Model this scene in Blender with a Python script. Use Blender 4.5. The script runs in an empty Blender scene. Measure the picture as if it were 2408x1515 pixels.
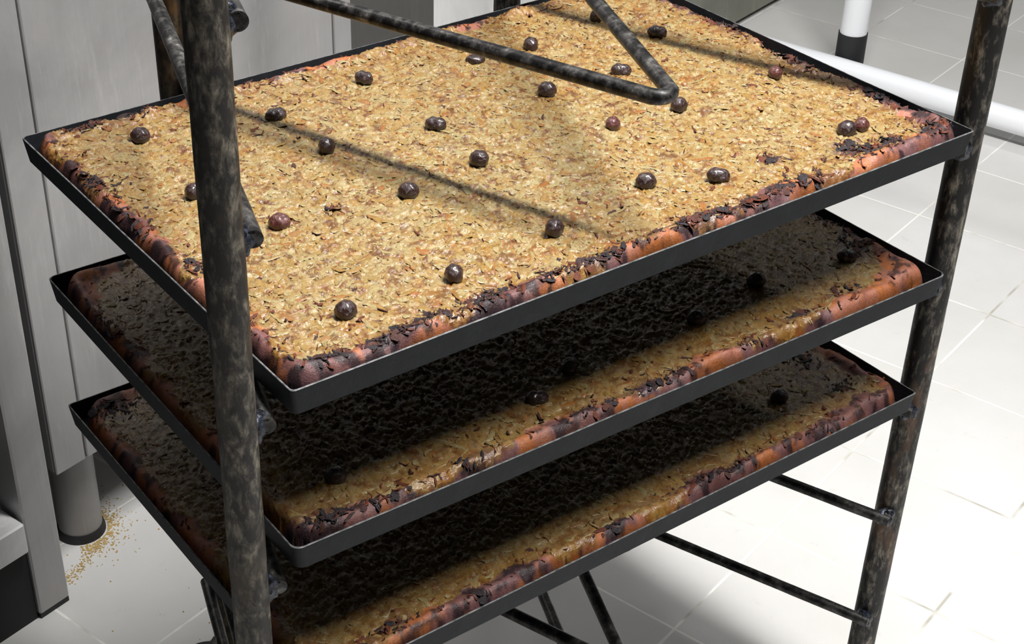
import bpy, math, random
import numpy as np
from mathutils import Matrix, Vector

C = bpy.context.scene.collection
FLOOR = 0.68                      # tray-1 rim stands this far above the floor (floor is z = 0)
TH = math.radians(15.3)           # the room's axes against the rack's
ca, sa = math.cos(TH), math.sin(TH)

def room(a, n, z=0.0):            # room axes (a along the machine fronts, n away) -> world
    return Vector((ca*a - sa*n, sa*a + ca*n, z))

# ---------------------------------------------------------------- camera
def rodrigues(r):
    r = np.array(r); t = np.linalg.norm(r); k = r/t
    K = np.array([[0, -k[2], k[1]], [k[2], 0, -k[0]], [-k[1], k[0], 0]])
    return np.eye(3) + math.sin(t)*K + (1-math.cos(t))*K @ K
CR = rodrigues([2.0762655841515922, -0.6518280834367729, 0.35612915606624346])
cd = bpy.data.cameras.new('camera'); cam = bpy.data.objects.new('camera', cd); C.objects.link(cam)
m = Matrix.Identity(4)
for i in range(3):
    m[i][0] = CR[0][i]; m[i][1] = -CR[1][i]; m[i][2] = -CR[2][i]
m[0][3], m[1][3], m[2][3] = -0.350864, -0.649776, 0.524860 + FLOOR
cam.matrix_world = m
cd.sensor_width = 36.0; cd.lens = 3681.604/2408*36
cd.shift_x = (1204-1041.987)/2408; cd.shift_y = (786.514-757.5)/2408
cd.clip_start = 0.05; cd.clip_end = 50
bpy.context.scene.camera = cam

# ---------------------------------------------------------------- world, lights, exposure
sc = bpy.context.scene
sc.view_settings.view_transform = 'Standard'; sc.view_settings.look = 'None'
sc.view_settings.gamma = 1.0; sc.view_settings.use_curve_mapping = False
sc.view_settings.exposure = 0.0
w = bpy.data.worlds.new('kitchen_light'); sc.world = w; w.use_nodes = True
w.node_tree.nodes['Background'].inputs[0].default_value = (0.93, 0.96, 1.0, 1)
w.node_tree.nodes['Background'].inputs[1].default_value = 0.010

def tube_or_fill(a, n0, n1, z, width, power, col=(1, 0.97, 0.92)):
    ld = bpy.data.lights.new('ceiling_tube_or_fill', 'AREA'); ld.shape = 'RECTANGLE'
    ld.size = width; ld.size_y = abs(n1-n0); ld.energy = power; ld.color = col
    o = bpy.data.objects.new('ceiling_tube_or_fill', ld); C.objects.link(o)
    o.location = room(a, (n0+n1)/2, z); o.rotation_euler = (0, 0, TH)
    return o
tube_or_fill(0.50, -0.98, 0.14, FLOOR+1.60, 0.12, 84, (1, 0.985, 0.965))
tube_or_fill(2.60, -1.20, 0.30, FLOOR+1.60, 0.10, 10, (0.96, 0.98, 1.0))  # added weak fill from the right, lifts the shade under the rack
ld = bpy.data.lights.new('ceiling_bounce', 'AREA'); ld.shape = 'RECTANGLE'; ld.size = 3.0; ld.size_y = 2.6; ld.energy = 9
o = bpy.data.objects.new('ceiling_bounce', ld); C.objects.link(o); o.location = room(0.6, 0.1, 2.6); o.rotation_euler = (0, 0, TH)

# ---------------------------------------------------------------- numpy noise
_rng = np.random.RandomState(7)
_tab = _rng.rand(256, 256)
def vnoise(x, y, s=0):
    x = x + s*17.31; y = y + s*9.77
    xi = np.floor(x).astype(int); yi = np.floor(y).astype(int)
    fx = x-xi; fy = y-yi
    fx = fx*fx*fx*(fx*(fx*6-15)+10); fy = fy*fy*fy*(fy*(fy*6-15)+10)
    a = _tab[xi % 256, yi % 256]; b = _tab[(xi+1) % 256, yi % 256]
    c = _tab[xi % 256, (yi+1) % 256]; d = _tab[(xi+1) % 256, (yi+1) % 256]
    return (a*(1-fx)+b*fx)*(1-fy) + (c*(1-fx)+d*fx)*fy
def fbm(x, y, s=0, o=4, g=0.5):
    r = 0; am = 1; t = 0
    for i in range(o):
        r = r + am*vnoise(x, y, s+i*3); t += am; am *= g
        x, y = 0.8*x*2-0.6*y*2, 0.6*x*2+0.8*y*2
    return r/t
def sstep(a, b, x):
    t = np.clip((x-a)/(b-a), 0, 1); return t*t*(3-2*t)
def mixc(c1, c2, f):
    f = np.asarray(f)[..., None]; return c1*(1-f) + c2*f
def lin(r, g, b):
    return np.array([((v/255+0.055)/1.055)**2.4 if v > 10 else v/255/12.92 for v in (r, g, b)])

# ---------------------------------------------------------------- materials
class NT:
    def __init__(s, name):
        s.m = bpy.data.materials.new(name); s.m.use_nodes = True; s.t = s.m.node_tree
        s.b = s.t.nodes['Principled BSDF']
    def n(s, typ, **kw):
        nd = s.t.nodes.new(typ)
        for k, v in kw.items():
            if k in nd.inputs: nd.inputs[k].default_value = v
            else: setattr(nd, k, v)
        return nd
    def l(s, a, b): s.t.links.new(a, b)
    def coord(s, scale=(1, 1, 1), rot=(0, 0, 0)):
        tc = s.n('ShaderNodeTexCoord'); mp = s.n('ShaderNodeMapping')
        mp.inputs['Scale'].default_value = scale; mp.inputs['Rotation'].default_value = rot
        s.l(tc.outputs['Object'], mp.inputs['Vector']); return mp.outputs['Vector']
    def noise(s, vec, scale, detail=4, rough=0.55, dist=0.0):
        nd = s.n('ShaderNodeTexNoise'); nd.inputs['Scale'].default_value = scale
        nd.inputs['Detail'].default_value = detail; nd.inputs['Roughness'].default_value = rough
        nd.inputs['Distortion'].default_value = dist
        s.l(vec, nd.inputs['Vector']); return nd.outputs['Fac']
    def ramp(s, fac, stops):
        r = s.n('ShaderNodeValToRGB'); e = r.color_ramp.elements
        while len(e) < len(stops): e.new(0.5)
        for i, (p, c) in enumerate(stops):
            e[i].position = p
            e[i].color = (c, c, c, 1) if isinstance(c, (int, float)) else (*c, 1)
        s.l(fac, r.inputs['Fac']); return r.outputs['Color']
    def mix(s, fac, a, b, mode='MIX'):
        x = s.n('ShaderNodeMix'); x.data_type = 'RGBA'; x.blend_type = mode
        for sock, v in ((x.inputs[0], fac), (x.inputs[6], a), (x.inputs[7], b)):
            if hasattr(v, 'is_linked') or hasattr(v, 'links'): s.l(v, sock)
            elif isinstance(v, (int, float)): sock.default_value = v
            else: sock.default_value = (*v, 1)
        return x.outputs[2]
    def bump(s, h, strength, dist):
        b = s.n('ShaderNodeBump'); b.inputs['Strength'].default_value = strength
        b.inputs['Distance'].default_value = dist; s.l(h, b.inputs['Height'])
        s.l(b.outputs['Normal'], s.b.inputs['Normal']); return b
    def set(s, **kw):
        for k, v in kw.items():
            k = k.replace('_', ' ')
            if hasattr(v, 'links'): s.l(v, s.b.inputs[k])
            elif isinstance(v, tuple): s.b.inputs[k].default_value = (*v, 1)
            else: s.b.inputs[k].default_value = v
        return s.m
L = lambda r, g, b: tuple(float(v) for v in lin(r, g, b))

def mat_tray():
    t = NT('black_baking_steel'); v = t.coord()
    n1 = t.noise(v, 60, 6, 0.65); n2 = t.noise(v, 420, 3)
    col = t.ramp(n1, [(0.3, L(17, 20, 25)), (0.55, L(24, 28, 33)), (0.78, L(36, 40, 45))])
    sp = t.ramp(n2, [(0.66, 0.0), (0.74, 1.0)])
    col = t.mix(sp, col, L(14, 14, 15))
    t.bump(t.noise(v, 350, 4), 0.35, 0.0006)
    return t.set(Base_Color=col, Roughness=0.65, Metallic=0.0, Specular_IOR_Level=0.3)
def mat_rim():
    t = NT('worn_tray_rim'); v = t.coord()
    col = t.ramp(t.noise(v, 130, 4), [(0.35, L(60, 62, 64)), (0.6, L(135, 136, 136))])
    return t.set(Base_Color=col, Roughness=0.5, Metallic=0.4)
def mat_post(name, dark, light, rust, thr, stretch=0.45):
    t = NT(name); v = t.coord((1, 1, stretch))
    n1 = t.noise(v, 115, 8, 0.72, 0.3); n2 = t.noise(v, 30, 4, 0.6); n3 = t.noise(v, 260, 4)
    mx = t.n('ShaderNodeMath', operation='ADD'); t.l(n1, mx.inputs[0])
    m2 = t.n('ShaderNodeMath', operation='MULTIPLY_ADD'); t.l(n3, m2.inputs[0]); m2.inputs[1].default_value = 0.35; m2.inputs[2].default_value = -0.175
    t.l(m2.outputs[0], mx.inputs[1])
    col = t.ramp(mx.outputs[0], [(thr-0.08, dark), (thr+0.02, tuple(0.5*(a+b)*0.7 for a, b in zip(dark, light))), (thr+0.11, light)])
    col = t.mix(t.ramp(n2, [(0.55, 0.0), (0.68, 0.75)]), col, rust)
    t.bump(mx.outputs[0], 0.5, 0.0012)
    return t.set(Base_Color=col, Roughness=0.55, Metallic=0.2)
def mat_rod(name='sooty_rod_steel', lo=(22, 21, 21), hi=(105, 103, 100), thr=0.52):
    t = NT(name); v = t.coord((1, 1, 1))
    n1 = t.noise(v, 110, 6, 0.65)
    col = t.ramp(n1, [(thr-0.12, L(*lo)), (thr+0.04, L(*[(a+b)//2 for a, b in zip(lo, hi)])), (thr+0.16, L(*hi))])
    t.bump(n1, 0.4, 0.0008)
    return t.set(Base_Color=col, Roughness=0.4, Metallic=0.45)
def mat_weld():
    t = NT('sooty_weld'); v = t.coord()
    n1 = t.noise(v, 300, 4)
    t.bump(n1, 0.8, 0.001)
    return t.set(Base_Color=t.ramp(n1, [(0.4, L(16, 17, 21)), (0.7, L(70, 76, 92))]), Roughness=0.35, Metallic=0.4)
def mat_steel(name, base, rough=0.42, metal=0.55, streak=0.12):
    t = NT(name)
    v1 = t.coord((60, 60, 1.2)); v2 = t.coord()
    n1 = t.noise(v1, 6, 5, 0.6); n2 = t.noise(v2, 5, 6, 0.65, 0.6); n3 = t.noise(v2, 160, 3)
    b = np.array(base)
    col = t.ramp(n1, [(0.25, tuple(b*(1-streak))), (0.75, tuple(np.minimum(b*(1+streak), 1)))])
    col = t.mix(t.ramp(n2, [(0.45, 0.0), (0.75, 0.35)]), col, tuple(np.minimum(b*np.array([1.10, 1.04, 0.98]), 1)))
    n4 = t.noise(v2, 2.6, 7, 0.62, 0.8); n5 = t.noise(t.coord((30, 30, 4)), 1.6, 5, 0.7)
    col = t.mix(t.ramp(n4, [(0.38, 0.55), (0.62, 0.0)]), col, tuple(b*0.52))
    col = t.mix(t.ramp(n5, [(0.56, 0.0), (0.68, 0.35)]), col, tuple(np.minimum(b*1.25, 1)))
    col = t.mix(t.ramp(n3, [(0.74, 0.0), (0.78, 0.5)]), col, L(215, 212, 205))
    r = t.ramp(n2, [(0.3, rough*0.85), (0.8, min(1, rough*1.35))])
    rb = t.n('ShaderNodeSeparateColor'); t.l(r, rb.inputs[0]); t.l(rb.outputs[0], t.b.inputs['Roughness'])
    t.bump(n1, 0.06, 0.0006)
    return t.set(Base_Color=col, Metallic=metal)
def mat_plain(name, col, rough=0.5, metal=0.0):
    t = NT(name); v = t.coord(); n = t.noise(v, 90, 4)
    c = np.array(col)
    t.bump(n, 0.1, 0.0005)
    return t.set(Base_Color=t.ramp(n, [(0.3, tuple(c*0.85)), (0.7, tuple(np.minimum(c*1.1, 1)))]), Roughness=rough, Metallic=metal)
def mat_floor():
    t = NT('beige_ceramic_tiles')
    tc = t.n('ShaderNodeTexCoord')
    sep = t.n('ShaderNodeSeparateXYZ'); t.l(tc.outputs['Object'], sep.inputs[0])
    def M(op, a, b=None):
        x = t.n('ShaderNodeMath', operation=op)
        for i, q in enumerate((a, b)):
            if q is None: continue
            if isinstance(q, (int, float)): x.inputs[i].default_value = q
            else: t.l(q, x.inputs[i])
        return x.outputs[0]
    TS = 0.2066
    def line(out, off):
        q = M('DIVIDE', M('SUBTRACT', out, off), TS); fr = M('FRACT', q)
        return M('MULTIPLY', M('MINIMUM', fr, M('SUBTRACT', 1.0, fr)), TS), M('FLOOR', q)
    da, ia = line(sep.outputs[0], 0.6117); dn, in_ = line(sep.outputs[1], -0.1428)
    dd = M('MINIMUM', da, dn)
    mr = t.n('ShaderNodeMapRange', interpolation_type='SMOOTHSTEP')
    mr.inputs['From Min'].default_value = 0.0009; mr.inputs['From Max'].default_value = 0.0022
    t.l(dd, mr.inputs['Value']); g = mr.outputs['Result']      # 0 in the joint
    cmb = t.n('ShaderNodeCombineXYZ'); t.l(ia, cmb.inputs[0]); t.l(in_, cmb.inputs[1])
    wn = t.n('ShaderNodeTexWhiteNoise'); t.l(cmb.outputs[0], wn.inputs['Vector'])
    v = tc.outputs['Object']
    n1 = t.noise(v, 3.2, 5, 0.6); n2 = t.noise(v, 240, 2); n3 = t.noise(v, 38, 5, 0.7)
    tile = t.ramp(n1, [(0.3, L(203, 202, 199)), (0.7, L(218, 217, 216))])
    tile = t.mix(t.ramp(wn.outputs['Value'], [(0, 0.0), (1, 0.18)]), tile, L(202, 200, 190))
    tile = t.mix(t.ramp(n3, [(0.62, 0.0), (0.80, 0.3)]), tile, L(158, 152, 138))
    tile = t.mix(t.ramp(n2, [(0.70, 0.0), (0.76, 0.5)]), tile, L(232, 230, 222))
    jn = t.noise(v, 9, 3)
    joint = t.ramp(jn, [(0.36, L(176, 173, 162)), (0.5, L(238, 237, 232))])
    col = t.mix(g, joint, tile)
    t.bump(g, 0.35, 0.0012)
    return t.set(Base_Color=col, Roughness=0.42, Specular_IOR_Level=0.35)
def mat_vcol(name, rough, bump_s, bump_d, fine=420, spec=0.5, sss=0.0, fleck=None):
    t = NT(name); v = t.coord()
    at = t.n('ShaderNodeAttribute'); at.attribute_name = 'col'
    vs = t.coord((1, 2.0, 1), (0, 0, 0.6)); vs2 = t.coord((2.0, 1, 1), (0, 0, -0.5))
    n1 = t.noise(vs, fine, 5, 0.6, 0.8); n2 = t.noise(vs2, fine*0.55, 5, 0.6, 1.2); n3 = t.noise(v, fine*2.2, 3)
    mul = t.ramp(n2, [(0.28, 0.66), (0.5, 1.0), (0.72, 1.2)])
    col = t.mix(1.0, at.outputs['Color'], mul, 'MULTIPLY')
    if fleck:
        f = t.ramp(n1, [(0.60, 0.0), (0.70, 0.8)]); col = t.mix(f, col, fleck[0])
        f = t.ramp(t.noise(vs2, fine*0.4, 6, 0.7, 1.5), [(0.63, 0.0), (0.69, 0.75)]); col = t.mix(f, col, fleck[1])
    mx = t.n('ShaderNodeMath', operation='ADD'); t.l(n1, mx.inputs[0]); t.l(n3, mx.inputs[1])
    t.bump(mx.outputs[0], bump_s, bump_d)
    rr = t.ramp(n3, [(0.35, rough*0.6), (0.65, rough*1.3)])
    rb = t.n('ShaderNodeSeparateColor'); t.l(rr, rb.inputs[0]); t.l(rb.outputs[0], t.b.inputs['Roughness'])
    t.b.inputs['Specular IOR Level'].default_value = spec
    return t.set(Base_Color=col)

M_TRAY, M_RIM = mat_tray(), mat_rim()
M_POST_A = mat_post('mottled_sooty_pipe', L(34, 31, 28), L(128, 121, 108), L(70, 60, 47), 0.535)
M_POST_B = mat_post('black_sooty_pipe', L(20, 19, 19), L(150, 142, 128), L(104, 78, 56), 0.56, 0.35)
M_POST_C = mat_post('rust_stained_pipe', L(28, 25, 22), L(86, 76, 60), L(120, 86, 48), 0.50)
M_ROD = mat_rod(); M_RODL = mat_rod('scuffed_rod_steel', (24, 23, 23), (140, 138, 134), 0.56); M_WELD = mat_weld()
M_STEEL = mat_steel('brushed_stainless', L(182, 181, 181), 0.42, 0.5, 0.05); M_STEEL2 = mat_steel('dull_stainless', L(160, 158, 156), 0.5, 0.4, 0.06)
M_STEELB = mat_steel('bright_toned_stainless', L(226, 226, 226), 0.5, 0.2, 0.04); M_STEELG = mat_steel('greenish_stainless', L(150, 151, 140), 0.5, 0.3)  # bright and dim reflections of the fronts put into these base colours
M_STEELD = mat_steel('shade_toned_stainless', L(92, 90, 88), 0.5, 0.4, 0.08)  # darker stainless copy, shade put into its base colour
M_BLACK = mat_plain('black_rubber', L(30, 31, 33), 0.6); M_WHITE = NT('white_enamel').set(Base_Color=L(240, 242, 246), Roughness=0.3)
M_SEAM = mat_plain('dark_seam', L(58, 56, 53), 0.7)
M_DARK = mat_plain('gap_shade_black', L(26, 26, 27), 0.7)  # near-black put in for shade in gaps, recesses and under units
M_FLOOR = mat_floor(); M_WALL = mat_plain('wall_tile', L(180, 178, 170), 0.5)
M_TOP = mat_vcol('baked_onion_topping', 0.30, 0.45, 0.0012, 260, 0.7, 0, (L(156, 140, 98), L(118, 76, 38)))
M_CRUST = mat_vcol('baked_dough_crust', 0.45, 0.45, 0.0008, 500, 0.4)
M_SHRED = mat_vcol('onion_shred', 0.36, 0.35, 0.0006, 420, 0.5)
M_CHAR = mat_vcol('charred_onion', 0.5, 0.6, 0.0008, 700, 0.4)
M_CRUMB = mat_plain('crumbs', L(190, 160, 96), 0.8)
def mat_olive(name, c1, c2):
    t = NT(name); v = t.coord(); n = t.noise(v, 330, 5, 0.65, 0.8)
    t.bump(n, 0.9, 0.0014)
    t.b.inputs['Coat Weight'].default_value = 0.6; t.b.inputs['Coat Roughness'].default_value = 0.2
    return t.set(Base_Color=t.ramp(n, [(0.35, c1), (0.7, c2)]), Roughness=0.3)
M_OL = mat_olive('black_olive_skin', L(24, 14, 14), L(62, 36, 36)); M_OLR = mat_olive('reddish_olive_skin', L(52, 22, 20), L(112, 58, 54))

# ---------------------------------------------------------------- mesh helpers
def mesh_obj(name, V, F, mats, parent=None, loc=None, rotz=None, midx=None, col=None, smooth=True):
    me = bpy.data.meshes.new(name)
    me.from_pydata([tuple(map(float, v)) for v in V] if not isinstance(V, np.ndarray) else V.tolist(), [], F if not isinstance(F, np.ndarray) else F.tolist())
    for mt in (mats if isinstance(mats, (list, tuple)) else [mats]): me.materials.append(mt)
    if midx is not None: me.polygons.foreach_set('material_index', np.asarray(midx, dtype=np.int32))
    if smooth: me.polygons.foreach_set('use_smooth', np.ones(len(me.polygons), dtype=bool))
    if col is not None:
        a = me.color_attributes.new('col', 'FLOAT_COLOR', 'POINT')
        c = np.ones((len(me.vertices), 4)); c[:, :3] = col
        a.data.foreach_set('color', c.ravel())
    me.update()
    o = bpy.data.objects.new(name, me); C.objects.link(o)
    if parent: o.parent = parent
    if loc is not None: o.location = loc
    if rotz is not None: o.rotation_euler = (0, 0, rotz)
    return o
def tag(o, label=None, cat=None, group=None, kind=None):
    if label: o['label'] = label
    if cat: o['category'] = cat
    if group: o['group'] = group
    if kind: o['kind'] = kind
    return o
def thing(name, loc, label, cat, rotz=0, group=None):
    o = bpy.data.objects.new(name, None); C.objects.link(o); o.empty_display_size = 0.05
    o.location = loc; o.rotation_euler = (0, 0, rotz)
    return tag(o, label, cat, group)

class MB:
    def __init__(s): s.V = []; s.F = []; s.I = []
    def add(s, V, F, mi=0):
        k = len(s.V); s.V += [tuple(v) for v in V]; s.F += [tuple(i+k for i in f) for f in F]; s.I += [mi]*len(F); return s
    def box(s, lo, hi, mi=0, bev=0.0):
        x0, y0, z0 = lo; x1, y1, z1 = hi
        if bev <= 0:
            V = [(x, y, z) for z in (z0, z1) for x, y in ((x0, y0), (x1, y0), (x1, y1), (x0, y1))]
            return s.add(V, [(0, 3, 2, 1), (4, 5, 6, 7), (0, 1, 5, 4), (1, 2, 6, 5), (2, 3, 7, 6), (3, 0, 4, 7)], mi)
        b = bev; R = []
        def ring(i, z):
            return [(x0+i, y0+b, z), (x0+b, y0+i, z), (x1-b, y0+i, z), (x1-i, y0+b, z), (x1-i, y1-b, z), (x1-b, y1-i, z), (x0+b, y1-i, z), (x0+i, y1-b, z)]
        rings = [ring(0, z0+b), ring(0, z1-b)]
        def flat(z):
            return [(x0+b, y0+b, z)]*2 + [(x1-b, y0+b, z)]*2 + [(x1-b, y1-b, z)]*2 + [(x0+b, y1-b, z)]*2
        V = []; 
        bot = [(x0+b, y0+b, z0), (x1-b, y0+b, z0), (x1-b, y1-b, z0), (x0+b, y1-b, z0)]
        top = [(x, y, z1) for x, y, _ in bot]
        V = rings[0] + rings[1] + bot + top
        F = [(i, (i+1) % 8, 8+(i+1) % 8, 8+i) for i in range(8)]
        F += [(16, 19, 18, 17), (20, 21, 22, 23)]
        for q in range(4):
            i0, i1 = 2*q, 2*q+1; nx = (2*q+2) % 8; qn = (q+1) % 4
            F += [(16+q, i1, i0), (20+q, 8+i0, 8+i1)]
            F += [(16+q, 16+qn, nx, i1), (20+qn, 20+q, 8+i1, 8+nx)]
        return s.add(V, F, mi)
    def tube(s, pts, r, seg=16, mi=0, caps=True, jit=0.0, seed=0):
        P = [np.array(p, float) for p in pts]; n = len(P)
        rs = r if isinstance(r, (list, tuple, np.ndarray)) else [r]*n
        rg = np.random.RandomState(seed)
        T = []
        for i in range(n):
            d = P[min(i+1, n-1)] - P[max(i-1, 0)]; T.append(d/np.linalg.norm(d))
        up = np.array([0, 0, 1.0]) if abs(T[0][2]) < 0.9 else np.array([1.0, 0, 0])
        V = []; F = []
        for i in range(n):
            x = np.cross(T[i], up); x /= np.linalg.norm(x); y = np.cross(x, T[i])
            up = y if abs(T[i][2]) > 0.9 or True else up
            for k in range(seg):
                t = 2*math.pi*k/seg; rr = rs[i]*(1+jit*(rg.rand()-0.5))
                V.append(tuple(P[i] + x*math.cos(t)*rr + y*math.sin(t)*rr))
        for i in range(n-1):
            for k in range(seg):
                k2 = (k+1) % seg
                F.append((i*seg+k, i*seg+k2, (i+1)*seg+k2, (i+1)*seg+k))
        if caps: F += [tuple(range(seg))[::-1], tuple((n-1)*seg+k for k in range(seg))]
        return s.add(V, F, mi)
    def blob(s, c, rad, mi=0, seed=0, amp=0.25, n=10):
        rg = np.random.RandomState(seed); ph = rg.rand(4)*6
        V = []; F = []
        for i in range(n+1):
            th = math.pi*i/n
            for k in range(2*n):
                p = math.pi*k/n
                d = np.array([math.sin(th)*math.cos(p), math.sin(th)*math.sin(p), math.cos(th)])
                q = 1+amp*(math.sin(3*d[0]+ph[0])*math.sin(4*d[1]+ph[1])+0.5*math.sin(6*d[2]+5*d[0]+ph[2]))
                V.append(tuple(np.array(c)+d*np.array(rad)*q))
        for i in range(n):
            for k in range(2*n):
                k2 = (k+1) % (2*n); F.append((i*2*n+k, (i+1)*2*n+k, (i+1)*2*n+k2, i*2*n+k2))
        return s.add(V, F, mi)
    def build(s, name, mats, parent=None, loc=None, rotz=None, smooth=False):
        o = mesh_obj(name, s.V, s.F, mats, parent, loc, rotz, s.I, None, smooth)
        if smooth:
            o.data.set_sharp_from_angle(angle=math.radians(40))
        return o
def lerp_pts(a, b, n):
    a = np.array(a, float); b = np.array(b, float)
    return [a+(b-a)*i/(n-1) for i in range(n)]

# ---------------------------------------------------------------- the setting
mb = MB(); mb.box((-1.6, -2.6, -0.02), (4.6, 3.2, 0.0))
fl = mb.build('floor', M_FLOOR, None, (0, 0, 0), TH); tag(fl, kind='structure')
mb = MB(); mb.box((-1.6, 3.2, -0.02), (4.6, 3.3, 2.7))
wb = mb.build('wall_back', M_WALL, None, (0, 0, 0), TH); tag(wb, kind='structure')

# ---------------------------------------------------------------- steel machines along the back (room axes)
FN = 0.629
def rloc(a, n, z=0): return room(a, n, z)
# near cabinet
t = thing('steel_cabinet', rloc(0.246, FN), 'brushed stainless steel cabinet on a round leg, behind the left end of the rack', 'cabinet', TH)
mb = MB(); mb.box((0, 0.004, 0.145), (0.484, 0.62, 1.75), 0, 0.002); mb.build('body', M_STEEL, t)
mb = MB(); mb.box((0.0, 0.0, 0.145), (0.0395, 0.006, 1.75), 0, 0.0012); mb.build('corner_strip', M_STEEL, t)
mb = MB(); mb.box((0.042, 0.0, 0.145), (0.4525, 0.006, 1.75), 0, 0.0012); mb.build('door', M_STEEL, t)
mb = MB(); mb.box((0.455, 0.0, 0.145), (0.484, 0.006, 1.75), 0, 0.0012); mb.build('corner_strip', M_STEEL, t)
def round_leg(x, y, par, h=0.145):
    mb = MB(); mb.tube([(x, y, 0.010), (x, y, h+0.002)], 0.0255, 40); lg = mb.build('leg', M_STEEL2, par, smooth=True)
    mb = MB(); mb.tube([(x, y, 0.0), (x, y, 0.004), (x, y, 0.011)], [0.0285, 0.0285, 0.0265], 40); mb.build('rubber_foot', M_BLACK, lg, smooth=True)
for x, y in ((0.058, 0.058), (0.43, 0.058), (0.058, 0.56), (0.43, 0.56)): round_leg(x, y, t)
# added black boxes standing in for the shade below the left table
t = thing('shade_box', rloc(-0.75, 0.675), 'added black box standing in for the shade behind the square steel table leg at the left edge', 'cabinet', TH)
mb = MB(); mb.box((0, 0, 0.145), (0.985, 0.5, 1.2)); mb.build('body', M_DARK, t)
mb = MB(); mb.box((0, -0.068, 0.0), (0.928, 0.48, 0.096)); mb.build('shade_block', M_DARK, t)  # black block put where the table shades the floor
# left steel table: square leg and stretcher
t = thing('steel_table', rloc(-0.9, 0.602), 'stainless steel table with a square tube leg and stretcher at the far left edge', 'table', TH)
for x in (0.0, 1.079):
    mb = MB(); mb.box((x, 0, 0.006), (x+0.040, 0.040, 0.92), 0, 0.002); lg = mb.build('leg', M_STEEL, t)
    mb = MB(); mb.box((x+0.001, 0.001, 0.0), (x+0.039, 0.039, 0.007)); mb.build('foot_pad', M_BLACK, lg)
mb = MB(); mb.box((0.040, -0.006, 0.102), (1.076, 0.034, 0.1415), 0, 0.002); mb.build('stretcher', M_STEELB, t)
mb = MB(); mb.box((-0.03, -0.03, 0.92), (1.115, 0.07, 0.955), 0, 0.003); mb.build('tabletop', M_STEEL, t)
# recessed dark unit, bright unit, greenish unit further right; reflected brightness painted in
t = thing('steel_cabinet', rloc(0.745, 0.80), 'narrow steel cabinet with shade painted in dark grey, behind the bent rod, right of the brushed steel cabinet', 'cabinet', TH)
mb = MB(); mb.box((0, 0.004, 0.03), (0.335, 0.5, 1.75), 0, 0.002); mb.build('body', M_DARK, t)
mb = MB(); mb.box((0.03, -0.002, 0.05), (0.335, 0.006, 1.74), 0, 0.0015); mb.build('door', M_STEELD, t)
t = thing('steel_cabinet', rloc(1.153, 0.889), 'steel cabinet with brightness painted in pale grey, beyond the back edge of the top tray', 'cabinet', TH)
mb = MB(); mb.box((0, 0.004, 0.02), (0.64, 0.6, 1.75), 0, 0.002); mb.build('body', M_STEEL2, t)
mb = MB(); mb.box((0.0, -0.002, 0.05), (0.64, 0.006, 1.74), 0, 0.0015); mb.build('door', M_STEELB, t)
t = thing('steel_cabinet', rloc(1.80, 0.889), 'greenish grey steel cabinet standing almost on the floor, top right behind the rack', 'cabinet', TH)
mb = MB(); mb.box((0, 0.0, 0.012), (0.75, 0.6, 1.75), 0, 0.002); mb.build('body', M_STEELG, t)
mb = MB(); mb.box((0.0, 0.02, 0.0), (0.75, 0.58, 0.013)); mb.build('shade_block', M_DARK, t)  # black block painted as the shade in the gap under the panel

# white tubular frame at the right
t = thing('white_table_frame', rloc(2.03, 0.60), 'white tubular metal frame with a black footed leg, lying beyond the right post', 'table frame', TH)
for dy in (0.0, -1.3):
    mb = MB(); mb.tube(lerp_pts((0, dy, 0.094), (0, dy, 0.86), 6), 0.0245, 40); lg = mb.build('leg', M_WHITE, t, smooth=True)
    mb = MB(); mb.tube([(0, dy, 0), (0, dy, 0.02), (0, dy, 0.098)], [0.0268, 0.0265, 0.0262], 40); mb.build('leg_sleeve', M_BLACK, lg, smooth=True)
mb = MB(); mb.tube(lerp_pts((-0.045, 0.26, 0.041), (-0.045, -1.5, 0.041), 8), 0.0215, 40); mb.build('rail', M_WHITE, t, smooth=True)
mb = MB(); mb.tube(lerp_pts((0, 0.26, 0.86), (0, -1.5, 0.86), 8), 0.02, 24); mb.build('rail', M_WHITE, t, smooth=True)

# ---------------------------------------------------------------- rack
RK = thing('bakery_rack', (0.30, 0.21, 0), 'sooty black welded bakery rack of round pipes carrying three trays', 'rack')
O = np.array([0.30, 0.21, 0.0])
W = lambda x, y, z: np.array([x, y, z+FLOOR]) - O          # tray-frame point -> rack-local
def post(p0, p1, r, mt, lab, seed):
    mb = MB(); n = 60
    pts = lerp_pts(W(*p0), W(*p1), n)
    rg = np.random.RandomState(seed)
    rs = [r*(1+0.02*(rg.rand()-0.5)) for _ in range(n)]
    mb.tube(pts, rs, 36, jit=0.012, seed=seed)
    o = mb.build('post', mt, RK, smooth=True); o['label'] = lab; return o
ZB, ZT = -0.62, 0.62
pl = lambda z: (-0.0290, 0.0145-0.0125*z, z)
post(pl(ZB), pl(ZT), 0.0117, M_POST_A, 'mottled grey and black pipe post in front', 1)
post((0.6290, 0.0265, ZB), (0.6290, 0.0265, ZT), 0.0126, M_POST_B, 'black pipe post at the right tray corner', 2)
post((0.1375, 0.4200, ZB), (0.1375, 0.4200, ZT), 0.0122, M_POST_C, 'rust stained pipe post at the back', 3)
post((0.4710, 0.4200, ZB), (0.4710, 0.4200, ZT), 0.0122, M_POST_B, 'black pipe post at the back', 4)
RR = 0.0053
LV = [0.225, 0.100, -0.0262, -0.153, -0.2785, -0.400, -0.525]
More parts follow.
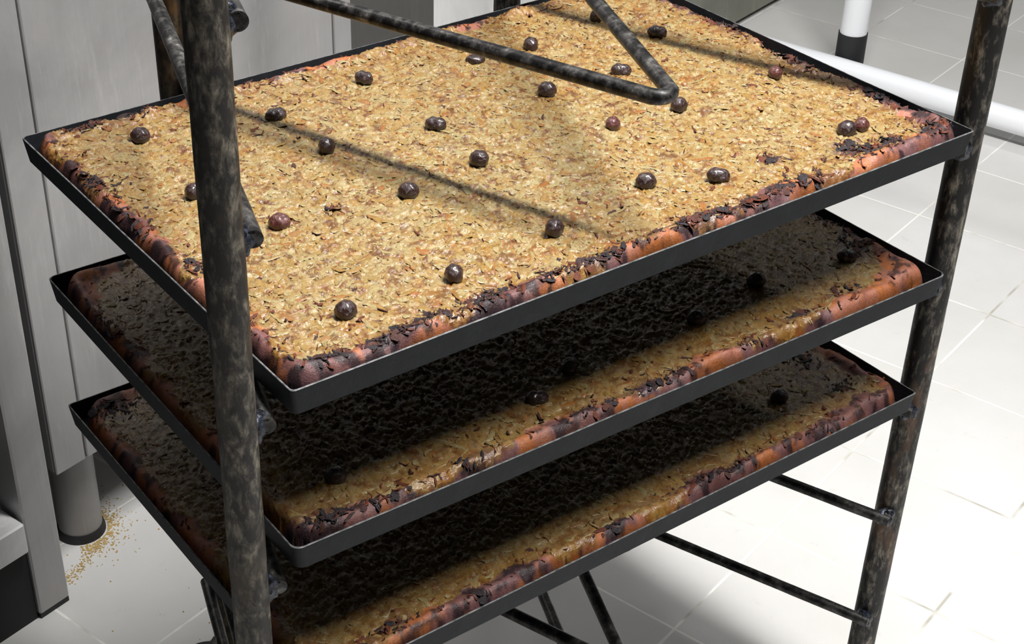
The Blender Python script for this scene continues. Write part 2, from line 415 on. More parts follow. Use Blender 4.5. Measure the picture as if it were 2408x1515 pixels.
for i, z in enumerate(LV):
    bright = i <= 1
    # left rail with its cut hollow end
    mb = MB(); a = W(-0.0115, 0.011, z); b = W(0.1205, 0.422, z); n = 40
    mb.tube(lerp_pts(a, b, n), RR+0.0003, 20, jit=0.03, seed=10+i, caps=False)
    ax = (a-b)/np.linalg.norm(a-b)
    mb.tube([a, a+ax*0.0005, a+ax*0.0005-ax*0.006], [RR+0.0003, RR-0.0012, RR-0.0016], 20, caps=True)
    mb.build('rail', M_RODL if i == 1 else M_ROD, RK, smooth=True)
    # V rod
    A, P, B = W(0.1500, 0.414, z), W(0.2955, 0.006, z), W(0.4570, 0.410, z)
    R = 0.0090; u1 = (A-P)/np.linalg.norm(A-P); u2 = (B-P)/np.linalg.norm(B-P)
    half = math.acos(float(u1@u2))/2; bis = (u1+u2)/np.linalg.norm(u1+u2)
    cc = P + bis*R/math.sin(half); T1 = P+u1*R/math.tan(half); T2 = P+u2*R/math.tan(half)
    arc = []
    e1 = (T1-cc)/R; e2 = (T2-cc)/R; an = math.acos(float(np.clip(e1@e2, -1, 1)))
    for k in range(1, 14):
        s = k/14; arc.append(cc+R*(math.sin((1-s)*an)*e1+math.sin(s*an)*e2)/math.sin(an))
    pts = lerp_pts(A, T1, 28)+arc+lerp_pts(T2, B, 28)
    mb = MB(); mb.tube(pts, RR+0.0002, 20, jit=0.02, seed=30+i)
    mb.build('bent_rail', M_RODL if bright else M_ROD, RK, smooth=True)
    # right rail
    mb = MB(); mb.tube(lerp_pts(W(0.6125, 0.012, z), W(0.4600, 0.410, z), 40), RR-0.0002, 20, jit=0.05, seed=50+i)
    mb.build('rail', M_ROD, RK, smooth=True)
    # welds
    for (x, y, rr, sd) in ((-0.0165, 0.0165, (0.0072, 0.0075, 0.0095), 1), (0.6145, 0.0185, (0.0075, 0.0075, 0.0085), 2),
                           (0.1230, 0.418, (0.005, 0.006, 0.007), 3), (0.1505, 0.414, (0.005, 0.006, 0.007), 4),
                           (0.4590, 0.411, (0.006, 0.006, 0.007), 5)):
        if i < 2 and sd > 2 and z > 0.2: continue
        mb = MB(); mb.blob(W(x, y, z-0.001), rr, 0, 7*i+sd, 0.22); mb.build('weld', M_WELD, RK, smooth=True)
# casters
for (x, y, ang) in ((0.1375, 0.42, 2.6), (0.471, 0.42, 0.9), (-0.029, 0.0223, 3.6), (0.629, 0.0265, 5.2)):
    d = np.array([math.cos(ang), math.sin(ang)]); q = np.array([-d[1], d[0]])
    base = W(x, y, ZB)
    mb = MB(); mb.tube([base+[0, 0, 0.004], base-[0, 0, 0.012]], 0.019, 24)
    for s in (-1, 1):
        o_ = base + np.array([*(q*s*0.014), 0]); ctr = base + np.array([*(d*0.022+q*s*0.014), -0.026])
        mb.tube([o_-[0, 0, 0.008], ctr], [0.007, 0.006], 8)
    cs = mb.build('caster_fork', M_ROD, RK, smooth=True)
    ctr = base + np.array([*(d*0.022), -0.0330+0.0025]); ax = np.array([*q, 0])
    mb = MB(); mb.tube([ctr-ax*0.0105, ctr-ax*0.009, ctr+ax*0.009, ctr+ax*0.0105], [0.0265, 0.0293, 0.0293, 0.0265], 36)
    mb.build('wheel', M_BLACK, cs, smooth=True)

# ---------------------------------------------------------------- trays
def rrect(hx, hy, r, z, n=5):
    out = []
    for cx, cy, a0 in ((hx-r, hy-r, 0), (-hx+r, hy-r, 90), (-hx+r, -hy+r, 180), (hx-r, -hy+r, 270)):
        for k in range(n+1):
            a = math.radians(a0+90*k/n); out.append((cx+r*math.cos(a), cy+r*math.sin(a), z))
    return out
def sub_ring(ring, m=14):
    out = []
    for i in range(len(ring)):
        a, b = np.array(ring[i]), np.array(ring[(i+1) % len(ring)])
        k = m if np.linalg.norm(a-b) > 0.1 else 1
        out += [tuple(a+(b-a)*j/k) for j in range(k)]
    return out
def tray_mesh(r=0.004, seed=0):
    hx, hy, h, th = 0.300, 0.200, 0.0200, 0.0011
    rings = [rrect(hx-0.004, hy-0.004, r, -h), rrect(hx-0.0021, hy-0.0021, r+0.001, -h+0.0012), rrect(hx, hy, r, -0.0003), rrect(hx-0.0003, hy-0.0003, r, 0),
             rrect(hx-th, hy-th, r, 0), rrect(hx-th-0.002, hy-th-0.002, r, -h+0.002), rrect(hx-th-0.005, hy-th-0.005, r, -h+th)]
    rg = np.random.RandomState(seed)
    rings = [sub_ring(q) for q in rings]; n = len(rings[0]); V = []; F = []; I = []
    wob = (rg.rand(n)-0.5)*0.0007; wob = np.convolve(np.r_[wob, wob, wob], np.ones(3)/3, 'same')[n:2*n]
    for q in rings:
        for k, (x, y, z) in enumerate(q):
            V.append((x, y, z + (wob[k] if z > -0.005 else 0)))
    for i in range(len(rings)-1):
        for k in range(n):
            k2 = (k+1) % n; F.append((i*n+k, i*n+k2, (i+1)*n+k2, (i+1)*n+k)); I.append(1 if i in (2, 3) else 0)
    F.append(tuple(range(n))[::-1]); I.append(0)
    F.append(tuple((len(rings)-1)*n+k for k in range(n))); I.append(0)
    return V, F, I
TR = [((0.30, 0.20, 0.0), 0.0, 0.0, 0.0),
      ((0.30201, 0.20202, -0.12698), -0.01473, -0.00225, -0.00843),
      ((0.30491, 0.20940-0.003, -0.25183), -0.00198, 0.00443, -0.00458)]
def tray_matrix(k):
    (x, y, z), yaw, tx, ty = TR[k]
    zx = Vector((1, 0, tx)).normalized(); zy = Vector((0, 1, ty)); zz = zx.cross(zy).normalized(); zy = zz.cross(zx)
    Rm = Matrix((zx, zy, zz)).transposed().to_4x4()
    return Matrix.Translation((x, y, z+FLOOR)) @ Rm @ Matrix.Rotation(yaw, 4, 'Z')
TL = ['black steel baking tray on the topmost loaded level of the rack', 'black steel baking tray on the middle loaded level of the rack',
      'black steel baking tray on the lowest loaded level of the rack']
for k in range(3):
    V, F, I = tray_mesh(0.003 if k != 1 else 0.006, 5+k)
    o = mesh_obj('baking_tray', V, F, [M_TRAY, M_RIM], None, None, None, I)
    o.data.set_sharp_from_angle(angle=math.radians(30))
    o.matrix_world = tray_matrix(k); tag(o, TL[k], 'baking tray', 'baking trays in the rack')

# ---------------------------------------------------------------- pies
HX, HY = 0.2975, 0.1975
PINK, ORANGE, PURPLE, CHARC = lin(164, 106, 86), lin(168, 100, 56), lin(84, 62, 70), lin(30, 22, 27)
BEIGE, GOLD, BROWN, PALE = lin(148, 127, 84), lin(144, 108, 50), lin(112, 62, 26), lin(166, 152, 114)
class Pie:
    def __init__(s, k, chars, domes, gaps):
        s.k = k; s.sd = 40*k+3; s.chars = chars; s.domes = domes; s.gaps = gaps
    def dist(s, x, y):
        r = 0.020; ax = np.abs(x)-(HX-r); ay = np.abs(y)-(HY-r)
        d = -(np.sqrt(np.maximum(ax, 0)**2+np.maximum(ay, 0)**2)+np.minimum(np.maximum(ax, ay), 0)-r)
        ins = 0.0008 + 0.0045*sstep(0.45, 0.8, fbm(x*28, y*28, s.sd+1, 3))
        for gx, gy, rad, amt in s.gaps:
            ins = ins + amt*np.exp(-((x-gx)**2+(y-gy)**2)/rad**2)
        return d-ins
    def fields(s, x, y):
        d = s.dist(x, y)
        n1 = fbm(x*22, y*22, s.sd+2, 3); n2 = fbm(x*60, y*60, s.sd+5, 3)
        wid = 0.0012 + 0.015*sstep(0.36, 0.66, n1) + 0.008*(n2-0.5)
        dome = np.zeros_like(d)
        for cx, cy, rx, ry in s.domes:
            dome = np.maximum(dome, np.exp(-(((x-cx)/rx)**2+((y-cy)/ry)**2)))
        wid = wid + 0.012*dome
        tw = fbm(x*160, y*160, s.sd+9, 3)-0.5
        iscr = (d + 0.006*tw) < wid
        prof = np.sqrt(np.clip(1-(1-np.clip(d/0.0075, 0, 1))**2, 0, 1))
        edge = 0.0034*np.exp(-((d-0.009)/0.0065)**2)*(0.1+1.8*fbm(x*38, y*38, s.sd+71, 3)) + 0.0042*dome*np.exp(-((d-0.010)/0.011)**2)
        z = -0.0135 + 0.0115*prof + edge
        z = z + 0.0020*(fbm(x*9, y*9, s.sd+12, 3)-0.5)*sstep(0, 0.02, d) - 0.0012*sstep(0.0, 0.06, d)
        a, b = 0.85*x+0.5*y, -0.5*x+0.85*y
        bk = np.maximum(0.3*sstep(0.14, 0.185, y), sstep(0.262, 0.288, x)*sstep(-0.19, -0.15, y))
        z = z - 0.0040*bk*np.exp(-np.maximum(d, 0)/0.014)
        rid = 1-np.abs(2*fbm(a*150, b*320, s.sd+15, 3)-1); rid2 = 1-np.abs(2*fbm(b*140-3, a*330, s.sd+19, 3)-1)
        tex = 0.0016*(rid**3) + 0.0013*(rid2**3) + 0.0015*(fbm(x*170, y*170, s.sd+21, 3)-0.5)
        z = z + np.where(iscr, 0.0034*(n2-0.5)*(1-0.9*dome)*sstep(0.002, 0.010, d) + 0.0022*(fbm(x*150, y*150, s.sd+73, 3)-0.5)*(1-0.85*dome) + 0.0003*(fbm(x*500, y*500, s.sd+25, 2)-0.5), tex-0.0006)
        return d, z, iscr, dome, n1, n2, rid, tw
    def height(s, x, y): return s.fields(np.asarray(x, float), np.asarray(y, float))[1]
    def charm(s, x, y, k=1.3):
        c = np.zeros_like(x)
        for cx, cy, rx, ry, am in s.chars:
            c = np.maximum(c, am*np.exp(-(((x-cx)/(k*rx))**2+((y-cy)/(k*ry))**2)))
        return c
    def color(s, x, y, d, z, iscr, dome, n1, n2, rid, tw):
        c = s.charm(x, y); sd = s.sd
        warm = fbm(x*14, y*14, sd+31, 3); f1 = fbm(x*90, y*150, sd+33, 4); f2 = fbm(x*210+5, y*120, sd+37, 3)
        top = mixc(BEIGE[None], GOLD[None], sstep(0.35, 0.72, f1)*0.75 + 0.25*sstep(0.45, 0.65, warm))
        top = mixc(top, PALE[None], 0.6*sstep(0.55, 0.78, f2))
        spots = sstep(0.60-0.10*np.exp(-d/0.03)-0.12*c, 0.74, fbm(x*120, y*260, sd+41, 4))
        top = mixc(top, BROWN[None], 0.8*spots)
        top = mixc(top, (BROWN*0.6)[None], 0.8*sstep(0.60-0.12*np.exp(-np.maximum(d, 0)/0.022), 0.68, fbm(x*230, y*150, sd+81, 4)))
        top = mixc(top, (GOLD*1.0)[None], 0.75*np.exp(-np.maximum(d, 0)/0.026))
        top = mixc(top, BROWN[None], 0.75*np.exp(-np.maximum(d, 0)/0.020)*sstep(0.36, 0.56, f2))
        top = mixc(top, (PURPLE*0.8)[None], np.clip(c*sstep(0.42, 0.58, f1)*1.1, 0, 1))
        cr = mixc(PINK[None], ORANGE[None], sstep(0.40, 0.65, fbm(x*80, y*80, sd+51, 4)))
        low = np.exp(-((d-0.001)/0.0035)**2)
        cr = mixc(cr, (BROWN*0.8)[None], 0.75*low)
        bp = sstep(0.50, 0.63, fbm(x*40, y*40, sd+55, 4)+0.28*c)*(0.75+0.25*n2)
        cr = mixc(cr, PURPLE[None], np.clip(bp, 0, 1)*0.85)
        cr = mixc(cr, CHARC[None], sstep(0.60, 0.74, fbm(x*130, y*130, sd+61, 4)+0.13*bp+0.10*c)*0.85)
        return np.where(iscr[..., None], cr, top)
    def build(s, cell, label):
        nx, ny = int(2*HX/cell)+3, int(2*HY/cell)+3
        gx = np.linspace(-HX-cell, HX+cell, nx); gy = np.linspace(-HY-cell, HY+cell, ny)
        X, Y = np.meshgrid(gx, gy, indexing='ij')
        d = s.dist(X, Y); e = 1e-4
        near = (d < 0) & (d > -1.9*cell)
        for _ in range(2):
            gxx = (s.dist(X+e, Y)-s.dist(X-e, Y))/(2*e); gyy = (s.dist(X, Y+e)-s.dist(X, Y-e))/(2*e)
            g = np.maximum(gxx**2+gyy**2, 0.3); dd = s.dist(X, Y)
            X = np.where(near, X-gxx*dd/g, X); Y = np.where(near, Y-gyy*dd/g, Y)
        X = np.clip(X, -HX, HX); Y = np.clip(Y, -HY, HY)
        D, Z, cr, dome, n1, n2, rid, tw = s.fields(X, Y)
        Z = np.where(near | (D < 0), -0.0188, Z); ok = (d >= 0) | near
        col = s.color(X, Y, D, Z, cr, dome, n1, n2, rid, tw)
        idx = np.arange(nx*ny).reshape(nx, ny)
        q = np.stack([idx[:-1, :-1], idx[1:, :-1], idx[1:, 1:], idx[:-1, 1:]], -1).reshape(-1, 4)
        okf = ok.ravel()[q].all(1); q = q[okf]
        isc = cr.ravel()[q].sum(1) >= 2
        V = np.stack([X.ravel(), Y.ravel(), Z.ravel()], -1); Cc = col.reshape(-1, 3)
        root = thing('onion_tart', (0, 0, 0), label, 'onion tart', 0, 'onion tarts in the rack')
        root.matrix_world = tray_matrix(s.k) @ Matrix.Translation((0, 0, -0.0188))
        for nm, sel, mt in (('crust', isc, M_CRUST), ('onion_topping', ~isc, M_TOP)):
            ff = q[sel]; u, inv = np.unique(ff, return_inverse=True)
            vv = V[u].copy(); vv[:, 2] += 0.0188
            mesh_obj(nm, vv, inv.reshape(-1, 4), mt, root, col=Cc[u])
        s.root = root
        return root
    def strips(s, name, N, mt, seed, pos, lenr, widr, colf, tilt, curl, lift, nl=6):
        rg = np.random.RandomState(seed)
        x0, y0 = pos(rg, N); N = len(x0)
        ang = rg.rand(N)*2*np.pi; Ln = lenr[0]+(lenr[1]-lenr[0])*rg.rand(N)**1.8; Wd = widr[0]+(widr[1]-widr[0])*rg.rand(N)**1.5
        kap = (rg.rand(N)-0.5)*curl; tl = (rg.rand(N)-0.5)*tilt; lf = rg.rand(N)*lift; endup = rg.rand(N)**3*0.0022*(tilt > 0.9)
        wob = rg.rand(N, nl)*0.5+0.75
        u = np.linspace(-0.5, 0.5, nl)
        th = ang[:, None]+kap[:, None]*u[None]
        du = Ln[:, None]/(nl-1)
        cx = np.cumsum(np.cos(th)*du, 1); cy = np.cumsum(np.sin(th)*du, 1)
        cx = cx-cx.mean(1, keepdims=True)+x0[:, None]; cy = cy-cy.mean(1, keepdims=True)+y0[:, None]
        taper = np.sqrt(np.clip(1-(2*u)**4, 0.08, 1))[None]*wob
        Vx = []; Vy = []; Vz = []; Cs = []
        zb = s.height(cx, cy)
        zb = 0.5*zb+0.5*zb.mean(1, keepdims=True)
        for j, v in enumerate((-1.0, -0.35, 0.35, 1.0)):
            hw = 0.5*Wd[:, None]*taper*v
            Vx.append(cx-np.sin(th)*hw); Vy.append(cy+np.cos(th)*hw)
            Vz.append(zb+lf[:, None]+0.0003-0.0005*abs(v)**2+np.sin(tl)[:, None]*hw+endup[:, None]*(2*u[None])**2)
            Cs.append(colf(rg, N, nl, v, x0, y0, u))
        P = np.stack([np.stack(Vx, 2), np.stack(Vy, 2), np.stack(Vz, 2)+0.0188], -1).reshape(-1, 3)
        cc = np.stack(Cs, 2).reshape(-1, 3)
        base = (np.arange(N)*nl*4)[:, None, None]; i = np.arange(nl-1)[None, :, None]; j = np.arange(3)[None, None, :]
        a = base+i*4+j
        F = np.stack([a, a+4, a+5, a+1], -1).reshape(-1, 4)
        o = mesh_obj(name, P, F, mt, s.root, col=cc)
        o['kind'] = 'stuff'
        return o
    def dress(s, N, nchar, seed):
        def pos(rg, n):
            x = (rg.rand(n)*2-1)*(HX-0.012); y = (rg.rand(n)*2-1)*(HY-0.012)
            d, z, cr, *_ = s.fields(x, y); k = (~cr) & (d > 0.006); return x[k], y[k]
        tones = {}
        def colf(rg, n, nl, v, x0, y0, u):
            if 'a' not in tones:
                tones['a'] = rg.rand(n); tones['b'] = rg.rand(n); tones['c'] = rg.rand(n)
                dd = s.dist(x0, y0); tones['e'] = np.exp(-np.maximum(dd, 0)/0.02); tones['ch'] = s.charm(x0, y0)
            a, b, c = tones['a'], tones['b'], tones['c']
            base = mixc(lin(150, 134, 92)[None], lin(142, 112, 58)[None], sstep(0.2, 0.9, a))
            base = mixc(base, lin(136, 78, 30)[None], (sstep(0.80-0.4*tones['e'], 1.0, b)*0.8))
            br = sstep(0.70-0.35*tones['e']-0.2*tones['ch'], 0.98, c)
            edge = (0.25+0.75*(v > 0.5)) * br
            col = mixc(base[:, None, :].repeat(nl, 1), lin(112, 50, 18)[None, None], (edge[:, None]*(0.35+0.65*(np.abs(u)[None]*2)**1.0)))
            col = mixc(col, lin(70, 32, 30)[None, None], np.clip(tones['ch'], 0, 1)[:, None]*sstep(0.5, 0.9, b)[:, None]*0.8*np.ones((1, nl)))
            return col
        s.strips('onion_shreds', N, M_SHRED, seed, pos, (0.004, 0.018), (0.0018, 0.0055), colf, 0.4, 3.4, 0.0002)
        # charred and browned slivers
        def pos2(rg, n):
            xs = []; ys = []
            tot = sum(c[4]*c[2]*c[3] for c in s.chars)
            for cx, cy, rx, ry, am in s.chars:
                m_ = max(3, int(n*0.6*am*rx*ry/tot)); xs.append(cx+rg.randn(m_)*rx*0.6); ys.append(cy+rg.randn(m_)*ry*0.6)
            m_ = int(n*0.42); t = rg.rand(m_); e = 0.006+rg.exponential(0.013, m_); side = rg.rand(m_)
            ex = np.where(side < 0.62, (t*2-1)*HX, np.where(side < 0.8, HX-e, -HX+e))
            ey = np.where(side < 0.42, -HY+e, np.where(side < 0.62, HY-e, (t*2-1)*HY))
            xs.append(ex); ys.append(ey); m_ = int(n*0.16)
            xs.append((rg.rand(m_)*2-1)*HX); ys.append((rg.rand(m_)*2-1)*HY)
            x = np.concatenate(xs); y = np.concatenate(ys); k = s.dist(x, y) > 0.005; return x[k], y[k]
        tn = {}
        def colf2(rg, n, nl, v, x0, y0, u):
            if 'a' not in tn: tn['a'] = rg.rand(n); tn['c'] = s.charm(x0, y0)
            k = sstep(0.35, 0.9, tn['a']*0.8+0.5*tn['c'])
            base = mixc(lin(96, 44, 22)[None], lin(34, 26, 30)[None], k)
            return base[:, None, :].repeat(nl, 1)
        s.strips('charred_onion', nchar, M_CHAR, seed+1, pos2, (0.002, 0.010), (0.0007, 0.0030), colf2, 1.6, 3.0, 0.0010)
        def pos3(rg, n):
            xs = []; ys = []
            for cx, cy, rx, ry, am in s.chars:
                m_ = max(2, int(n*am*rx*ry*60)); xs.append(cx+rg.randn(m_)*rx*0.55); ys.append(cy+rg.randn(m_)*ry*0.5)
            x = np.concatenate(xs); y = np.concatenate(ys); k = s.dist(x, y) > 0.004; return x[k], y[k]
        tn.clear()
        s.strips('charred_flakes', nchar, M_CHAR, seed+2, pos3, (0.006, 0.014), (0.003, 0.0075), colf2, 1.4, 2.0, 0.0014)

def W2L(pts):       # tray-frame points (corner origin) -> tray-centred
    return [(p[0]-0.3, p[1]-0.2)+tuple(p[2:]) for p in pts]
chars1 = W2L([(0.150, 0.017, 0.013, 0.008, 1.2), (0.113, 0.019, 0.012, 0.007, 1.0), (0.092, 0.016, 0.010, 0.006, 0.9), (0.070, 0.013, 0.010, 0.005, 1.0),
              (0.033, 0.017, 0.012, 0.007, 1.2), (0.504, 0.033, 0.016, 0.011, 1.1), (0.534, 0.026, 0.014, 0.008, 1.0), (0.203, 0.017, 0.012, 0.006, 0.9),
              (0.440, 0.057, 0.008, 0.006, 0.9), (0.1355, 0.176, 0.007, 0.005, 0.8), (0.049, 0.388, 0.012, 0.005, 1.0), (0.083, 0.388, 0.012, 0.005, 1.1),
              (0.335, 0.016, 0.030, 0.007, 0.8), (0.577, 0.024, 0.010, 0.012, 0.7), (0.590, 0.085, 0.008, 0.022, 1.1), (0.586, 0.17, 0.007, 0.03, 0.9), (0.588, 0.26, 0.006, 0.03, 0.7),
              (0.013, 0.30, 0.006, 0.02, 0.9), (0.010, 0.24, 0.004, 0.03, 0.7), (0.24, 0.012, 0.03, 0.005, 0.7), (0.41, 0.012, 0.04, 0.006, 0.8), (0.022, 0.16, 0.008, 0.01, 0.5)])
domes1 = W2L([(0.014, 0.014, 0.020, 0.018), (0.095, 0.010, 0.020, 0.009), (0.150, 0.008, 0.012, 0.006), (0.270, 0.010, 0.020, 0.009), (0.302, 0.009, 0.018, 0.008), (0.409, 0.013, 0.024, 0.011),
              (0.575, 0.014, 0.028, 0.013), (0.012, 0.385, 0.014, 0.018), (0.010, 0.185, 0.011, 0.022), (0.010, 0.125, 0.012, 0.022), (0.005, 0.08, 0.009, 0.03), (0.592, 0.030, 0.009, 0.022), (0.590, 0.100, 0.008, 0.030)])
gaps1 = W2L([(0.600, 0.135, 0.025, 0.006), (0.0, 0.40, 0.018, 0.004), (0.600, 0.0, 0.014, 0.004), (0.60, 0.20, 0.04, 0.002), (0.20, 0.40, 0.06, 0.0015), (0.30, 0.40, 0.03, 0.003)])
chars2 = W2L([(0.035, 0.012, 0.022, 0.010, 1.3), (0.075, 0.010, 0.02, 0.006, 1.0), (0.24, 0.010, 0.02, 0.006, 0.9), (0.30, 0.012, 0.015, 0.007, 1.2), (0.33, 0.014, 0.010, 0.006, 1.1),
              (0.14, 0.010, 0.02, 0.005, 0.8), (0.515, 0.030, 0.012, 0.006, 1.0), (0.46, 0.022, 0.012, 0.005, 1.0), (0.575, 0.075, 0.010, 0.02, 1.0), (0.59, 0.14, 0.008, 0.05, 1.1), (0.40, 0.010, 0.012, 0.004, 0.9), (0.01, 0.30, 0.006, 0.03, 0.8)])
domes2 = W2L([(0.575, 0.030, 0.035, 0.016), (0.52, 0.012, 0.05, 0.010), (0.586, 0.055, 0.016, 0.025), (0.20, 0.009, 0.03, 0.010), (0.26, 0.008, 0.02, 0.007), (0.36, 0.010, 0.03, 0.009), (0.02, 0.38, 0.022, 0.024)])
gaps2 = W2L([(0.60, 0.0, 0.022, 0.006), (0.0, 0.40, 0.03, 0.006), (0.0, 0.0, 0.03, 0.004), (0.56, -0.002, 0.05, 0.002)])
chars3 = W2L([(0.555, 0.045, 0.010, 0.008, 0.9), (0.56, 0.10, 0.012, 0.02, 1.0), (0.40, 0.012, 0.018, 0.006, 1.1), (0.37, 0.014, 0.015, 0.006, 1.0), (0.27, 0.012, 0.012, 0.005, 0.9),
              (0.155, 0.008, 0.012, 0.004, 1.1), (0.21, 0.007, 0.008, 0.004, 1.0), (0.03, 0.012, 0.02, 0.008, 1.0), (0.08, 0.02, 0.014, 0.006, 0.8), (0.03, 0.37, 0.02, 0.012, 0.9), (0.5, 0.01, 0.02, 0.004, 0.8)])
domes3 = W2L([(0.56, 0.022, 0.035, 0.018), (0.44, 0.009, 0.04, 0.009), (0.37, 0.010, 0.02, 0.010), (0.18, 0.008, 0.035, 0.008), (0.28, 0.008, 0.014, 0.009), (0.10, 0.007, 0.04, 0.008), (0.02, 0.38, 0.025, 0.022), (0.585, 0.07, 0.014, 0.020)])
gaps3 = W2L([(0.60, 0.0, 0.022, 0.008), (0.0, 0.40, 0.03, 0.006), (0.60, 0.12, 0.03, 0.003)])
PIES = [Pie(0, chars1, domes1, gaps1), Pie(1, chars2, domes2, gaps2), Pie(2, chars3, domes3, gaps3)]
PIES[0].build(0.0012, 'golden onion tart in full light on the top tray, dotted with many black olives')
PIES[1].build(0.0018, 'onion tart shaded by the tray above, middle of the three tarts')
PIES[2].build(0.0018, 'onion tart in the lowest of the three trays, mostly in shade')
PIES[0].dress(5200, 1500, 11); PIES[1].dress(3000, 650, 21); PIES[2].dress(3000, 480, 31)

# ---------------------------------------------------------------- olives
def olive_mesh(seed, r, mt):
    rg = np.random.RandomState(seed); n = 22; V = []; F = []
    ph = rg.rand(8)*6; D = rg.randn(5, 3); D /= np.linalg.norm(D, axis=1)[:, None]
    for i in range(n+1):
        th = math.pi*i/n
        for k in range(2*n):
            p = math.pi*k/n
            d = np.array([math.cos(th), math.sin(th)*math.cos(p), math.sin(th)*math.sin(p)])
            q = 1+0.03*math.sin(5*d[1]+7*d[0]+ph[0])+0.035*abs(math.sin(4*p+3*d[0]+ph[1]))*math.sin(th)+0.02*math.sin(11*d[0]+9*d[2]+ph[2])
            for e in D[:2]: q -= 0.12*math.exp(-((d-e)@(d-e))/0.12)
            if seed % 3 == 1: q -= 0.13*math.exp(-(d[0]/0.16)**2)
            q -= 0.22*math.exp(-(1-d[0])/0.012)
            V.append(tuple(d*np.array(r)*q))
    for i in range(n):
        for k in range(2*n):
            k2 = (k+1) % (2*n); F.append((i*2*n+k, (i+1)*2*n+k, (i+1)*2*n+k2, i*2*n+k2))
    me = bpy.data.meshes.new('olive'); me.from_pydata(V, [], F); me.materials.append(mt)
    me.polygons.foreach_set('use_smooth', np.ones(len(F), dtype=bool)); me.update(); return me
OM = [olive_mesh(1, (0.0078, 0.0056, 0.0054), M_OL), olive_mesh(2, (0.0070, 0.0062, 0.0060), M_OL), olive_mesh(3, (0.0066, 0.0058, 0.0060), M_OL),
      olive_mesh(6, (0.0072, 0.0062, 0.0058), M_OLR), olive_mesh(9, (0.0060, 0.0052, 0.0052), M_OLR), olive_mesh(5, (0.0076, 0.0054, 0.0042), M_OL)]
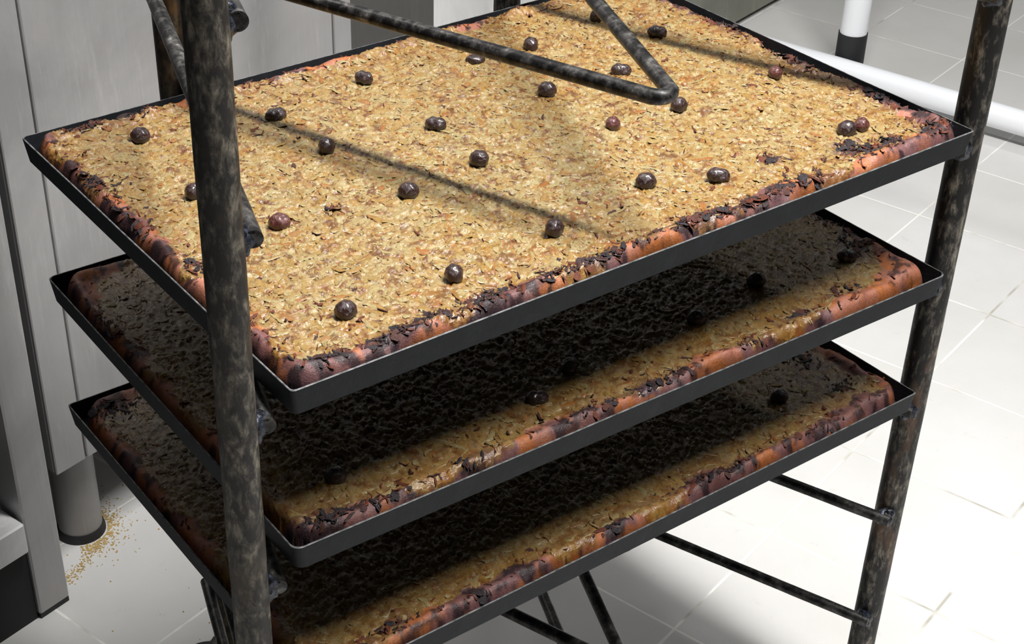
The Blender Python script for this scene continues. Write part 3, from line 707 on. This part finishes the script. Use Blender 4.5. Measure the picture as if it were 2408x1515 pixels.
OL = [  # tray, x, y, mesh, heading, lift, label
 (0, 0.0734, 0.3485, 1, -0.5, 0, 'black olive alone near the left corner of the top tart, left of the front post'),
 (0, 0.1760, 0.3244, 0, -0.35, 0, 'long pinched black olive just right of the front post, toward the back edge'),
 (0, 0.2670, 0.3405, 0, -1.3, 0, 'wrinkled tilted black olive closest to the back edge left of the bent rod'),
 (0, 0.1794, 0.2542, 2, 0.9, 0, 'round jet black olive lying in the thin shadow line right of the front post'),
 (0, 0.3665, 0.3249, 5, -0.5, -0.001, 'flat dark olive half hidden under the long arm of the bent rod'),
 (0, 0.4215, 0.3206, 2, 1.0, 0, 'black olive inside the V of the bent rod, close to the back edge'),
 (0, 0.3747, 0.2390, 1, -0.6, 0, 'black olive just below the middle of the long arm of the bent rod'),
 (0, 0.2684, 0.2410, 0, -0.9, 0, 'shiny dented black olive in the middle of the left half of the top tart'),
 (0, 0.2605, 0.1741, 1, -1.1, 0, 'glossy black olive at the centre of the top tart, above the thin shadow line'),
 (0, 0.1906, 0.1626, 1, -0.5, 0, 'large black olive in the open just below the thin shadow line'),
 (0, 0.0934, 0.1755, 3, -0.3, 0, 'reddish brown olive right of the front post beside a hollow rail end'),
 (0, 0.0655, 0.2460, 2, 0.2, 0, 'black olive half hidden behind the left side of the front post'),
 (0, 0.0714, 0.0553, 1, 0.3, 0, 'black olive nearest the camera at the front corner of the top tart'),
 (0, 0.1525, 0.0533, 2, 1.0, 0, 'black olive above the charred patch on the front edge'),
 (0, 0.2406, 0.0605, 2, 0.5, 0, 'wrinkled black olive at the lower end of the thin shadow line'),
 (0, 0.3382, 0.0788, 1, -0.5, 0, 'black olive on the right half nearest the front edge, left of its brown neighbour'),
 (0, 0.3792, 0.1640, 4, 0.9, 0, 'dark olive with a reddish top, right of centre below the bend of the rod'),
 (0, 0.4506, 0.2379, 0, -0.6, 0, 'flattish wrinkled olive between the two arms of the bent rod'),
 (0, 0.5076, 0.3370, 2, 0.4, 0, 'dark olive tucked behind the short arm of the bent rod near the top edge'),
 (0, 0.5274, 0.2805, 0, -0.8, 0, 'black olive right of the bent rod near the far corner of the top tart'),
 (0, 0.4424, 0.1590, 2, 0.3, 0, 'black olive touching the tip of the bent rod in view'),
 (0, 0.5493, 0.1610, 4, 1.1, 0.0, 'brown olive leaning on the right hand crust'),
 (0, 0.5207, 0.0569, 1, -0.2, 0, 'black olive of the touching pair near the right corner'),
 (0, 0.5351, 0.0550, 4, 0.9, 0, 'small reddish olive of the touching pair near the right corner'),
 (0, 0.3860, 0.0551, 0, -0.7, 0, 'wrinkled brownish black olive near the front edge, left of the ring shaped burn'),
 (1, 0.5517, 0.0631, 0, -0.6, 0, 'black olive nearest the right corner of the middle tart'),
 (1, 0.4647, 0.0771, 1, -0.6, 0, 'black olive second from the right corner on the middle tart'),
 (1, 0.3880, 0.0619, 1, -0.6, 0, 'shaded black olive on the right half of the middle tart, left of two others'),
 (1, 0.2653, 0.0634, 2, 0.7, 0, 'barely visible olive in deep shade at the centre of the middle tart'),
 (1, 0.2239, 0.0470, 0, -0.5, -0.002, 'sunken black olive on the front half of the middle tart, at the shade edge'),
 (1, 0.0589, 0.0494, 1, -0.4, 0, 'shiny black olive close to the front corner of the middle tart'),
 (2, 0.4980, 0.0618, 1, -0.6, 0, 'only visible olive on the lowest tart, near its right corner')]
GN = ['black olives on the top tart', 'black olives on the middle tart', 'olive on the lowest tart']
for k, x, y, mi, hd, lf, lab in OL:
    lx, ly_ = x-0.3, y-0.2
    o = bpy.data.objects.new('olive', OM[mi]); C.objects.link(o)
    zz = float(PIES[k].height(np.array([lx]), np.array([ly_]))[0])
    o.matrix_world = tray_matrix(k) @ Matrix.Translation((lx, ly_, zz+0.0036+lf)) @ Matrix.Scale(1.08, 4) @ Matrix.Rotation(hd, 4, 'Z') @ Matrix.Rotation(0.15*math.sin(hd*7), 4, 'Y')
    tag(o, lab, 'olive', GN[k])

# ---------------------------------------------------------------- crumbs round the cabinet leg
rg = np.random.RandomState(3); mb = MB()
for i in range(900):
    if i < 560:
        an = rg.uniform(-2.3, 0.7); rad = 0.031+rg.exponential(0.010); a_ = 0.304+rad*math.cos(an); n_ = 0.687+rad*math.sin(an)
    elif i < 780:
        a_ = 0.235+rg.rand()*0.075; n_ = 0.628+rg.randn()*0.005+0.35*(a_-0.235)
    else:
        a_ = rg.uniform(0.2, 0.62); n_ = rg.uniform(0.3, 0.75)
    s_ = rg.uniform(0.0003, 0.0008)
    mb.box((a_-s_*rg.uniform(.6, 1.6), n_-s_, 0), (a_+s_, n_+s_*rg.uniform(.6, 1.6), s_*1.2))
o = mb.build('crumbs', M_CRUMB, None, (0, 0, 0), TH); tag(o, 'yellow breadcrumbs scattered round the foot of the cabinet leg', 'crumbs', None, 'stuff')
